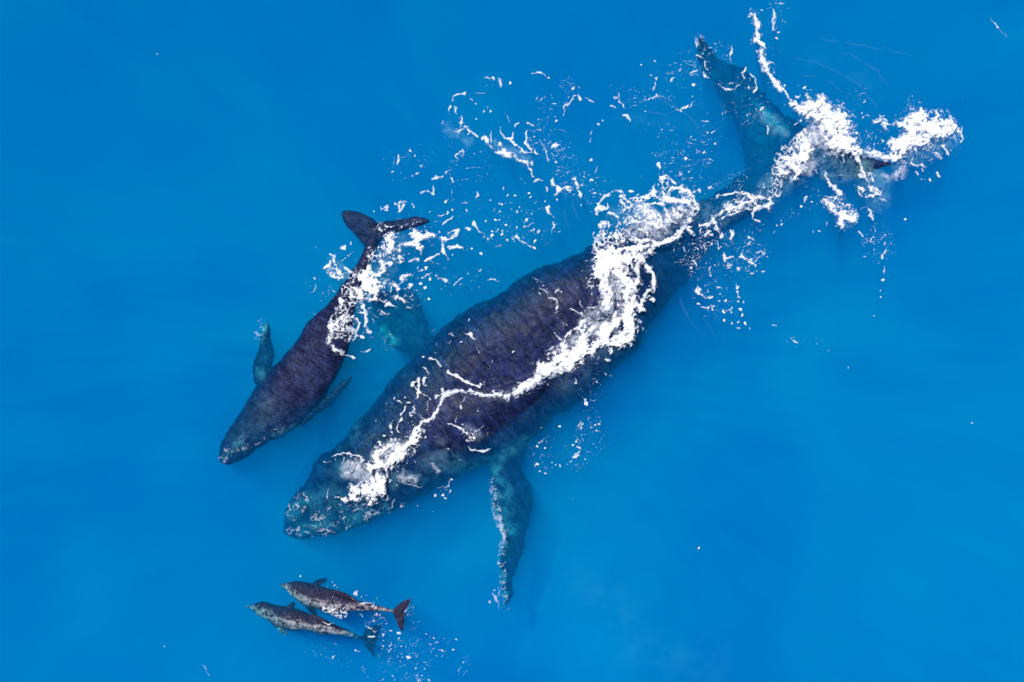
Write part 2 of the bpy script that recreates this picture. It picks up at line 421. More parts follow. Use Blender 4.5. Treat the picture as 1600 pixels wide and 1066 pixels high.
# --- the two dolphins
d1 = animal('dolphin', [
    loft([(438,913),(446,911),(464,908),(483,911),(512,919),(536,927),(559,938),(586,945),(612,952),(624,955)],
         [(438,915),(447,923),(462,937),(476,947),(493,951),(517,959),(531,958),(550,955),(574,955),(607,956),(624,960)],
         [(0,-.12),(.2,-.02),(.5,.07),(.8,.04),(1,-.02)], [(0,.03),(.06,.08),(.2,.2),(.45,.26),(.7,.14),(1,.035)], n=80, m=24),
    loft([(612,953),(619,948),(625,942),(633,938),(643,935)], [(626,964),(633,957),(637,949),(641,941),(643,936)], [(0,-.0),(1,.02)], [(0,.04),(.5,.03),(1,.015)], n=26, m=14, p=1.7),
    loft([(612,954),(618,968),(622,978),(628,987)], [(628,950),(634,958),(632,970),(630,987)], [(0,-.0),(1,.0)], [(0,.04),(.5,.03),(1,.015)], n=26, m=14, p=1.7),
    loft([(486,912),(498,905),(510,903)], [(497,915),(505,912),(511,909)], [(0,-.15),(1,-.3)], [(0,.05),(1,.02)], n=16, m=12),
    loft([(476,946),(482,955),(492,962)], [(492,948),(494,955),(497,962)], [(0,-.2),(1,-.35)], [(0,.05),(1,.02)], n=16, m=12),
    loft([(512,921),(530,923),(548,931),(560,939)], [(528,935),(540,936),(550,938),(560,941)], [(0,.06),(.6,.2),(1,.17)], [(0,.08),(.5,.08),(1,.03)], n=22, m=12),
  ], .0115, M_DOLPHIN,
  [([(438,914),(450,922),(470,935),(490,943),(530,952),(575,953),(606,955)], 9.5, 1.1), ([(520,952),(540,950)], 10, 1.0), ([(560,944),(600,951)], 5, .6)],
  ripple=.012, seed=41, smooth=2)
tag(d1, 'upper dolphin of the pair, brownish purple tail fluke spread at the surface', 'dolphin', 'dolphins swimming below the whales')
d2 = animal('dolphin', [
    loft([(384,945),(392,947),(398,943),(412,940),(431,945),(455,949),(479,957),(502,968),(526,977),(545,985),(560,993),(572,996)],
         [(384,948),(393,952),(403,962),(419,970),(429,979),(455,986),(479,985),(502,991),(526,992),(550,996),(562,999),(574,1001)],
         [(0,-.2),(.2,-.08),(.45,.0),(.75,-.02),(1,-.3)], [(0,.02),(.06,.06),(.1,.1),(.22,.2),(.45,.24),(.7,.14),(1,.03)], n=80, m=24),
    loft([(564,995),(572,982),(582,977),(596,976)], [(585,1004),(590,996),(592,988),(597,978)], [(0,-.35),(1,-.5)], [(0,.04),(1,.015)], n=26, m=14, p=1.7),
    loft([(564,997),(571,1011),(578,1019),(585,1027)], [(590,992),(588,1003),(585,1014),(587,1027)], [(0,-.35),(1,-.45)], [(0,.04),(1,.015)], n=26, m=14, p=1.7),
    loft([(429,975),(434,985),(445,993)], [(445,978),(446,986),(450,992)], [(0,-.2),(1,-.3)], [(0,.05),(1,.02)], n=16, m=12),
    loft([(446,949),(455,942),(461,942)], [(456,952),(460,948),(462,944)], [(0,-.15),(1,-.25)], [(0,.04),(1,.02)], n=16, m=12),
    loft([(480,958),(498,963),(512,970),(524,979)], [(490,972),(504,976),(514,978),(524,981)], [(0,-.02),(.6,.1),(1,.08)], [(0,.07),(.5,.07),(1,.03)], n=22, m=12),
  ], .0115, M_DOLPHIN,
  [([(388,948),(405,957),(430,969),(460,976),(500,984),(550,994)], 10, .95), ([(435,985),(449,992)], 8, 1.0)],
  ripple=.014, seed=53, smooth=2)
tag(d2, 'lower dolphin of the pair, greyer and deeper with its tail fluke under water', 'dolphin', 'dolphins swimming below the whales')

def bvh(o):
    me = o.data
    co = np.empty(len(me.vertices) * 3); me.vertices.foreach_get('co', co)
    return BVHTree.FromPolygons([tuple(v) for v in co.reshape(-1, 3)], [tuple(p.vertices) for p in me.polygons])
TREES = [bvh(o) for o in (mother, calf, d1, d2)]
CAMP = Vector((0, 0, CAM_H))
def surface_at(px, py):
    """where the sight line through a photo point meets the water or a back that stands out of it"""
    x, y = w2(px, py); p = Vector((x, y, 0)); d = (p - CAMP).normalized()
    best = p
    for t in TREES:
        h = t.ray_cast(CAMP, d)
        if h[0] is not None and h[0].z > best.z: best = h[0]
    return best

# ------------------------------------------------------------------ foam
# traced strokes: crop, type, radius, points (in pixels of an enlarged crop of the photo)
CROPS = dict(A=(480,320,4.442), B=(900,260,6.664), C=(820,400,4.442), D=(1150,130,5.33), E=(1310,130,6.273), F=(1060,270,4.1),
             G=(880,60,4.1), H=(500,580,4.846), J=(600,100,3.553), M=(420,560,3.553), N=(600,380,3.553), P=(660,660,3.44), Q=(360,880,4.21), O=(0,0,1))

def foam_field(text, x0, y0, nx, ny, seed):
    """strength, opacity and lift of the foam on a 1-pixel grid"""
    F = np.full((ny, nx), -1.0); A = np.zeros((ny, nx)); Hh = np.zeros((ny, nx))
    for li, line in enumerate(text.strip().split('\n')):
        w = line.split()
        if not w: continue
        ox, oy, s = CROPS[w[0]]; typ = w[1]; r = float(w[2]) / s
        pts = [tuple(map(float, q.split(','))) for q in w[3:]]
        pts = [(ox + a / s, oy + b / s) for a, b in pts]
        sd = seed * 100 + li * 7
        R0 = r * 1.5 + 10
        for grp in ([[p] for p in pts] if typ == 'd' else [pts]):
            gx = [p[0] for p in grp]; gy = [p[1] for p in grp]
            i0 = max(int(min(gx) - R0 - x0), 0); i1 = min(int(max(gx) + R0 - x0) + 1, nx)
            j0 = max(int(min(gy) - R0 - y0), 0); j1 = min(int(max(gy) + R0 - y0) + 1, ny)
            if i1 <= i0 or j1 <= j0: continue
            Y, X = np.mgrid[j0 + y0:j1 + y0, i0 + x0:i1 + x0].astype(float)
            n3 = fbm(X / 3.0, Y / 3.0, sd, 3, .6) - .5          # bubbles
            n9 = fbm(X / 9.0, Y / 9.0, sd + 4, 3, .6) - .5      # clumps
            if typ == 's':                       # churned white water
                wa = 6 + 12 * min(1, r / 14)
                wx = X + wa * (fbm(X / 10, Y / 10, sd + 1, 4, .6) - .5); wy = Y + wa * (fbm(X / 10, Y / 10, sd + 2, 4, .6) - .5)
                d, t = seg_dist(wx, wy, grp); v = 1 - d / (r * (.65 + .75 * vn(X / 13, Y / 13, sd + 6)) * (1.12 if r > 6 else .95))
                f = 1.15 * v + 2.1 * n3 + 1.9 * n9 - .12 + (1.6 * np.clip(v - .4, 0, 1) if r > 6 else 0)
                al = np.clip(f * .85 + .9 * n3 * (v < .6) + .3 * np.clip(v - .4, 0, 1), 0, 1 if r > 6 else .85); lift = np.clip(v, 0, 1) ** .7 * min(r, 30) / 30 * .26
            elif typ == 'l':                     # thin strand
                wx = X + 7 * (fbm(X / 8, Y / 8, sd + 1, 3) - .5); wy = Y + 7 * (fbm(X / 8, Y / 8, sd + 2, 3) - .5)
                d, t = seg_dist(wx, wy, grp)
                rr = np.maximum(r * (.25 + 1.2 * vn(X / 7, Y / 7, sd + 3) ** 1.3) * (.45 + .75 * np.sqrt(np.clip(4 * t * (1 - t), 0, 1))), .55) * .9
                f = 1 - d / rr + .9 * n3 + .5 * n9; f = np.minimum(f, 1)
                al = np.clip(f * 1.1 + .08, 0, .8); lift = np.clip(f, 0, 1) * .02
            elif typ == 'w':                     # lace
                d, _ = seg_dist(X + 8 * n9, Y + 8 * (vn(X / 9, Y / 9, sd + 8) - .5), grp); v = 1 - (d / r) ** 2
                cs = 11.0 if r > 14 else 7.5
                qx = X + 12 * (fbm(X / 9, Y / 9, sd + 5, 3) - .5); qy = Y + 12 * (fbm(X / 9, Y / 9, sd + 6, 3) - .5)
                f1, f2, _ = worley(qx / cs, qy / cs, sd); g1, g2, _ = worley(qx / 4.4, qy / 4.4, sd + 3)
                web = np.maximum(.2 - (f2 - f1), .5 * (.12 - (g2 - g1))) * 3 + 1.3 * n3 + .9 * n9
                f = np.minimum(web, v * 1.6) - .05
                al = np.clip(f * 1.6 + .15, 0, .9); lift = np.clip(f, 0, 1) * .04
            elif typ in 'fg':                    # flecks (g: sparser)
                d, _ = seg_dist(X, Y, grp); v = 1 - (d / r) ** 2
                f = np.full(X.shape, -1.0)
                for cs, kp, big, q in ((4.6, .26, .5, 0), (8.5, .26, .42, 1), (15, .22, .32, 2)):
                    if typ == 'g': kp *= .42
                    qx = X + .8 * cs * (fbm(X / cs / .8, Y / cs / .8, sd + 5 + q, 3) - .5); qy = Y + .8 * cs * (fbm(X / cs / .8, Y / cs / .8, sd + 6 + q, 3) - .5)
                    st = 1 + .5 * (vn(X / 30, Y / 30, sd + q) - .5)
                    f1, _, hid = worley(qx / cs * st, qy / cs / st, sd + q)
                    keep = hid < kp; rad = big * (.25 + .75 * (hid / kp) ** 3)
                    fq = np.where(keep, (rad - f1) / rad * 1.4 + 1.0 * n3, -1)
                    f = np.maximum(f, fq)
                f = np.minimum(f, v * 2 + 1.6 * n9)
                al = np.clip(f * 1.2 + .12, 0, .8); lift = np.clip(f, 0, 1) * .025
            elif typ == 'd':                     # single blobs
                d, _ = seg_dist(X + 3.5 * (vn(X / 3, Y / 3, sd + 1) - .5), Y + 3.5 * (vn(X / 3, Y / 3, sd + 2) - .5), grp)
                f = (1 - d / (r * .85)) * 1.3 + .5 * n3; al = np.clip(f * 2 + .3, 0, .88); lift = np.clip(f, 0, 1) ** .5 * .025
            elif typ == 'k':                     # wavy lines of caustic light, modelled as pale mesh
                d, _ = seg_dist(X, Y, grp); v = 1 - (d / r) ** 2
                qx = X + 8 * (fbm(X / 9, Y / 9, sd + 5, 3) - .5); qy = Y + 8 * (fbm(X / 9, Y / 9, sd + 6, 3) - .5)
                rg = np.maximum(1 - np.abs(2 * fbm(qx / 8, qy / 8, sd, 2, .4) - 1) * 9, .8 - np.abs(2 * fbm(qx / 5 + 9, qy / 5, sd + 2, 2, .4) - 1) * 9)
                f = np.minimum(rg - .35 + 2.4 * n9 + .6 * n3, v * 1.2)
                al = np.clip(f * .9 + .05, 0, .5); lift = f * 0
            elif typ == 'r':                     # faint ripple line
                wx = X + 9 * (fbm(X / 24, Y / 24, sd + 1, 3) - .5); wy = Y + 9 * (fbm(X / 24, Y / 24, sd + 2, 3) - .5)
                d, t = seg_dist(wx, wy, grp)
                v = 1 - d / (r * (.3 + 1.2 * vn(X / 18, Y / 18, sd + 3)))
                f = np.minimum(v, 1.2 * np.sqrt(np.clip(4 * t * (1 - t), 0, 1)) * (fbm(X / 20, Y / 20, sd + 9, 3) * 2 - .5)); al = np.clip(f, 0, 1) ** 1.3; lift = f * 0
            else:                                # 'h' milky, half-transparent aerated water
                d, _ = seg_dist(X + 16 * (fbm(X / 14, Y / 14, sd + 1, 3) - .5), Y + 16 * (fbm(X / 14, Y / 14, sd + 2, 3) - .5), grp); v = 1 - d / r
                n1 = fbm(X / 5, Y / 5, sd, 4, .7)
                f = v + .3 * (n1 - .5); al = np.clip(v * 1.0, 0, .62) * np.clip((n1 - .28) * 2.4, 0, 1); lift = np.clip(v, 0, 1) * .02
            sl = (slice(j0, j1), slice(i0, i1))
            up = f > 0
            A[sl] = np.where(up, 1 - (1 - A[sl]) * (1 - al), A[sl]); Hh[sl] = np.where(up, np.maximum(Hh[sl], lift), Hh[sl])
            F[sl] = np.maximum(F[sl], np.clip(f, -1, 1))
    return F, A, Hh

def foam(name, label, text, seed, eps=.004, depth=0.0, opac=1.0, kind='stuff', cat='foam', relief=1.0):
    xs = []; ys = []
    for line in text.strip().split('\n'):
        w = line.split()
        if not w: continue
        ox, oy, s = CROPS[w[0]]; r = float(w[2]) / s * 1.5 + 10
        for q in w[3:]:
            a, b2 = map(float, q.split(',')); xs += [ox + a / s - r, ox + a / s + r]; ys += [oy + b2 / s - r, oy + b2 / s + r]
    x0, y0 = int(min(xs)) - 2, int(min(ys)) - 2
    nx, ny = int(max(xs)) + 3 - x0, int(max(ys)) + 3 - y0
    F, A, Hh = foam_field(text, x0, y0, nx, ny, seed)
    F = np.where(np.abs(F) < 1e-4, 1e-4, F)
    gy, gx = np.mgrid[0:ny, 0:nx]
    pid = np.arange(nx * ny).reshape(ny, nx)
    a, b2, c, d = pid[:-1, :-1].ravel(), pid[:-1, 1:].ravel(), pid[1:, 1:].ravel(), pid[1:, :-1].ravel()
    T = np.concatenate([np.stack([a, d, b2], 1), np.stack([b2, d, c], 1)])
    f = F.ravel(); ins = f[T] > 0; cnt = ins.sum(1)
    keys = {}; VX = []; VY = []; VA = []; VH = []
    fx = gx.ravel() + x0; fy = gy.ravel() + y0; fa = A.ravel(); fh = Hh.ravel()
    def vert(i):
        k = keys.get(i)
        if k is None:
            k = keys[i] = len(VX); VX.append(float(fx[i])); VY.append(float(fy[i])); VA.append(float(fa[i])); VH.append(float(fh[i]))
        return k
    def edge(i, j):                               # i inside, j outside
        k = keys.get((i, j))
        if k is None:
            t = f[i] / (f[i] - f[j])
            k = keys[(i, j)] = len(VX)
            VX.append(float(fx[i] + t * (fx[j] - fx[i]))); VY.append(float(fy[i] + t * (fy[j] - fy[i])))
            VA.append(0.0); VH.append(0.0)
        return k
    faces = []
    for t in T[cnt == 3]: faces.append((vert(t[0]), vert(t[1]), vert(t[2])))
    for t, q in zip(T[cnt == 2], ins[cnt == 2]):
        o_ = int(np.argmin(q)); p, i1, i2 = int(t[o_]), int(t[(o_ + 1) % 3]), int(t[(o_ + 2) % 3])
        faces.append((vert(i1), vert(i2), edge(i2, p), edge(i1, p)))
    for t, q in zip(T[cnt == 1], ins[cnt == 1]):
        i_ = int(np.argmax(q)); p, o1, o2 = int(t[i_]), int(t[(i_ + 1) % 3]), int(t[(i_ + 2) % 3])
        faces.append((vert(p), edge(p, o1), edge(p, o2)))
    VX = np.array(VX); VY = np.array(VY); VH = np.array(VH)
    rl = 1 + .9 * (fbm(VX / 5, VY / 5, seed, 4, .6) - .5) * 2
    V = []
    for x, y, h, q in zip(VX.tolist(), VY.tolist(), VH.tolist(), rl.tolist()):
        if depth:
            X, Y = w2(x, y, -depth); V.append((X, Y, -depth + h * q)); continue
        p = surface_at(x, y); V.append((p.x, p.y, p.z + eps + h * q * relief))
    me = bpy.data.meshes.new(name); me.from_pydata(V, [], faces)
    me.attributes.new('dens', 'FLOAT', 'POINT').data.foreach_set('value', (np.array(VA) * opac).astype(np.float32))
    me.polygons.foreach_set('use_smooth', np.ones(len(me.polygons), bool)); me.materials.append(M_FOAM); me.update()
    if len(me.polygons) and me.polygons[0].normal.z < 0: me.flip_normals()
    o = bpy.data.objects.new(name, me); COL.objects.link(o)
    return tag(o, label, cat, kind=kind)

FOAM_BACK = '''
B s 62 250,960 330,910 440,880 560,860 680,860 740,850
B s 55 270,1010 400,960 520,960 680,940
B s 30 600,770 720,765 830,800 900,800 980,750 1070,690 1140,620 1190,540
B s 26 750,830 850,820 940,800 1040,740 1120,680
B s 30 1190,560 1210,470 1190,400 1130,350
B s 26 1010,220 1080,230 1160,260 1210,310 1240,370 1250,440 1240,510
B s 30 900,330 980,350 1080,350 1150,380
B l 26 870,340 960,340 1050,360 1140,390
B w 70 1120,270 1180,320
B w 60 930,150 900,220 940,280
B s 14 860,120 910,100 960,110 1000,150 1040,180
B s 14 870,130 900,190 930,260 980,300
B s 16 850,230 800,250 770,290 720,330
B s 15 820,200 800,290 850,330
B w 50 640,350 760,310 840,300
B s 18 740,390 820,380 900,385
B s 14 700,380 720,450 780,520 830,600 860,650
B l 14 740,560 720,640 740,720
B l 14 500,600 600,590 700,570 790,600
B l 12 620,650 700,660 720,710
B l 16 900,390 930,470 1000,560 1060,600
B l 16 830,440 870,520 900,600 960,680
B l 16 1000,420 1060,500 1090,560
B h 130 760,560 900,560 1050,500 1120,420
B h 120 620,680 760,680 880,660
B h 90 700,470 760,520
B w 60 920,600 820,580 760,470 700,450
B w 60 1030,480 1100,450
B s 20 570,400 520,350 470,310
B s 22 460,330 470,390 520,420 560,440
B w 60 500,430 560,480 620,520 540,560
B s 17 330,490 400,490 440,530 440,590 410,640 410,690
B s 17 240,390 280,330 340,280 400,255 450,260 500,300
B s 24 200,470 220,440 260,440 320,440
B s 15 210,500 200,460 230,400
B l 14 330,370 340,420 320,450
B w 50 270,600 320,610 300,660
B l 12 240,610 300,590 380,605
B w 75 280,750 350,760 420,740
B w 85 260,820 340,830 450,760
B w 50 470,680 520,720 600,760
B l 10 190,690 190,780 185,860
B f 70 200,900 170,980 140,1040
B l 12 560,350 600,330 630,340 620,380
B l 12 640,350 690,320 740,340
B f 60 620,370 680,400 720,420
B l 14 640,440 700,440
C s 75 520,80 530,180 540,230
C s 60 560,60 640,70 720,40
C s 55 640,120 700,170 720,220 700,290
C s 40 560,300 590,360 620,390
C h 110 640,200 640,280 600,330
C s 55 740,330 700,420 720,480 690,540 640,580
C s 55 640,460 560,500 560,580 480,620
C s 42 560,470 480,500 420,560 400,620 350,690
C s 50 420,660 340,720 280,770 200,800 150,810
C s 45 300,680 220,720 150,760 120,770
C s 22 260,650 270,590 300,540 350,510 400,520
C s 16 370,490 400,460 430,450 410,500
C h 90 360,600 300,640
C h 90 500,420 460,480
C w 45 180,690 240,670 290,690
C s 30 560,610 640,600 700,590 730,560
C s 22 780,60 780,140 770,220 760,300
C s 20 850,80 880,120 890,170 880,230 830,290 810,360 830,380
C l 16 830,40 870,100 900,160 900,250
C l 14 860,310 890,300 890,330
C s 18 770,350 800,370 830,380
C s 22 130,840 80,870 20,920
C f 40 160,860 100,900 40,940
C s 12 600,640 600,680
C s 13 560,720 590,730
C l 10 300,360 340,370 380,390 420,430
C l 9 200,530 230,560 260,590
C l 8 380,320 390,350
C l 8 430,360 470,360 500,350
C l 8 210,260 230,240 250,260
C g 70 160,250 190,300 220,350
C g 60 240,440 230,500
C l 7 60,150 100,170 130,200
C l 7 150,240 180,290 220,310 225,380
C g 60 400,180 440,200
C g 60 500,380 440,420
C d 9 560,820 505,875 575,715
C d 8 790,490 740,480 795,460 770,440
C g 50 500,800 480,860
C l 6 350,850 360,880
C l 7 400,980 420,1000 430,1040
C g 60 400,960 470,960 440,1020
O s 8 842,590 830,598 812,610
O s 6 812,610 795,617 775,618
O f 8 812,610 795,616 775,618
O l 4 775,619 755,616 740,612 720,610
O l 5 720,610 702,612 690,622 686,632
O f 9 800,612 770,616 740,612
'''

FOAM_HEAD = '''
H s 15 870,320 850,350 810,380 770,400 740,430
H l 12 890,290 880,320 850,350 800,390
H l 9 900,250 890,270 885,310
H l 13 1080,155 1040,150 1000,165 960,190 920,220
H l 18 870,210 900,190 920,190
H s 18 930,150 955,180
H s 38 750,420 720,470 700,520
H s 40 700,540 640,570 600,590
H f 60 740,440 700,540 640,640 580,720
H s 38 540,560 480,580 430,640 420,680
H s 44 610,640 560,660 520,700
H h 90 480,640 540,600 620,580
H s 30 400,720 440,700 470,720
H s 50 440,780 440,840 430,900
H s 52 400,860 340,900 380,930
H s 40 460,830 460,900
H s 30 250,880 300,920 240,950
H s 26 360,700 380,760 380,820
H h 90 270,760 330,780 350,850
H h 70 210,760 250,720 300,720
H l 12 90,660 130,635 200,620 260,625 310,650 330,690
H f 40 140,660 220,660 300,690 350,740
H s 20 150,960 200,980 240,970 280,960
H l 9 120,950 160,960
H l 7 30,690 80,680
H s 14 700,100 740,140 780,170 830,210
H s 13 740,50 750,100 740,150 740,210
H s 10 790,50 780,100 800,110
H l 13 700,120 710,90 740,80
H l 12 650,250 640,290 620,320 610,370 600,400 580,430
H l 12 710,260 720,300 690,320 690,350
H l 10 680,240 660,240
H s 12 540,390 540,430 550,480
H l 10 590,400 580,440 600,470
H f 60 560,470 600,500 640,480
H l 9 520,500 540,530
H l 9 760,350 790,360 800,380
H f 60 620,540 680,490 700,440
H l 9 580,220 610,230 630,250
H l 6 815,230 815,290
H d 10 815,290 420,375 505,245 640,195 560,210
H g 80 470,470 440,540 440,600
H g 70 480,400 540,330
H d 12 450,540 485,490 800,500
H l 11 960,10 980,30
H l 11 1010,20 1060,50 1100,80 1160,100 1215,120
H l 8 1240,80 1250,130
H g 60 1230,60 1320,60
H s 11 1080,155 1150,170 1230,185 1310,190 1357,195
H f 34 1100,160 1200,190 1350,200
H l 6 1060,230 1060,270 1070,300
H l 5 1030,270 1035,350 1025,390
H l 5 1110,200 1070,240
H l 6 950,400 1000,400 1050,430
H s 14 1060,440 1100,470 1130,500
H f 50 1100,460 1160,490 1220,460 1280,460
H w 40 1130,480 1180,480
H l 8 1120,570 1170,600 1230,605 1300,590
H d 8 875,495 1190,300 1075,400 975,590 720,685 1060,670 1000,820
H d 8 925,940 875,940 950,960 740,1020 985,910 970,870
H l 7 500,760 520,800 540,830
H l 8 570,850 600,860
H g 40 520,790 590,850
H l 5 640,860 700,860 770,880
H h 55 640,800 700,810
H h 40 850,710 880,740
H l 5 60,890 60,1010
N l 9 250,645 290,650 320,680
N l 9 350,710 400,740 450,770 530,795
N l 6 445,495 480,510 510,540
N l 8 370,490 390,515
N l 6 520,580 525,610
N f 20 530,650 535,700 550,780
N g 25 590,670 620,740 640,790
N l 6 215,690 240,700 245,730
N d 8 718,602 220,635 475,425 430,545
N g 60 290,540 330,580
N l 5 860,240 900,270 930,310
N l 5 960,250 990,280
N l 5 960,310 955,380
N l 5 1030,360 1080,390
N g 70 880,260 960,330 960,430
'''

FOAM_CALF = '''
A s 38 370,500 420,540 480,530
A s 40 400,560 440,600 480,590
A s 30 360,600 370,640
A s 26 440,440 480,480 540,470
A s 30 440,420 430,460 400,480
A l 20 500,400 540,410 600,400
A s 24 500,360 520,410 520,440
A w 60 470,340 560,330 620,350
A s 28 570,240 590,270 580,290
A l 12 530,235 570,230 620,225
A s 14 160,400 150,430 120,440
A s 18 180,400 210,430 220,480
A s 16 160,490 200,505 240,500
A w 36 150,440 180,470
A l 14 180,390 190,350 160,340
A l 10 250,440 300,460 340,480
A f 40 240,460 320,480 360,460
A f 40 400,330 400,400 370,440
A w 70 300,600 290,680 270,760
A f 80 320,640 300,720 330,800
A s 18 300,600 330,640 400,650 470,650
A s 16 470,650 540,670
A w 60 230,740 210,800 210,870
A s 20 160,900 150,950 170,990 230,1030
A l 12 230,1030 280,1045 330,1062
A s 24 260,870 300,880 330,890
A w 60 200,850 260,880 300,900
A s 14 390,700 400,750 410,810
A s 20 410,800 410,850 430,885
A l 10 345,790 360,830 350,880
A l 10 370,910 400,930
A f 40 400,720 350,800 360,900
A s 15 520,745 550,765 580,745
A l 14 540,700 570,690 600,700
A f 80 560,620 640,640 700,660
A f 60 520,580 560,560
A s 14 580,540 620,560 630,590
A s 12 600,640 650,650 680,680
A l 12 690,710 730,720
A f 70 640,600 700,640 760,640
A f 60 470,740 440,780
A s 22 760,190 770,240 740,270 780,310
A s 22 750,200 800,220 870,210
A s 16 830,180 850,210 890,220
A s 13 640,290 670,270 740,275
A l 10 640,290 640,330
A l 9 790,310 790,350
A f 60 600,190 640,200 700,210
A l 16 700,210 720,200
A l 13 700,390 750,375 780,385
A l 13 820,390 860,370 920,345
A s 14 940,280 940,320 980,375
A l 12 930,230 970,245 1020,230 1050,180
A l 10 980,200 1010,180 1050,175
A l 12 980,295 1030,290
A l 10 1040,280 1066,295
A s 16 640,515 680,495 720,480
A l 9 740,460 745,480
A l 11 820,495 860,475
A d 14 825,445 820,580 785,550 850,515 720,560
A s 14 700,580 720,560
A s 16 930,510 960,520
A d 9 895,490 845,655 800,505 770,440 1005,345 920,195
A g 90 700,330 820,320
A g 90 820,470 880,440
A g 80 260,320 310,330
A g 60 40,510 70,600
A g 60 160,600 150,660
A g 70 50,370 80,350
A l 7 40,500 60,520
A l 7 175,590 190,600
A l 7 40,740 60,760
A f 60 460,130 510,180
A f 60 680,110 720,140 780,140
A g 50 620,110 800,100
A l 10 540,150 590,150
A l 10 500,150 520,190
A l 12 510,10 515,40
A l 12 560,5 560,40 540,40
A l 10 630,0 640,50 680,10
A l 12 735,0 740,25
A l 8 970,120 1010,80
A d 8 940,140 1005,35 850,50 465,50
A g 60 880,160 960,170
A l 7 370,1015 400,1025 450,1005
A g 40 340,950 430,930
A l 8 985,880 1010,905 1035,920
J l 9 0,810 20,790
J s 10 70,775 90,770 115,770 110,790 80,820
J s 26 20,980 40,960
J s 20 160,960 220,960 280,960
J s 18 180,970 190,1010
J s 14 320,970 370,970 410,930
J l 12 325,1000 330,1050
J l 10 360,1020 440,1015
J d 12 485,1025 537,1050
'''

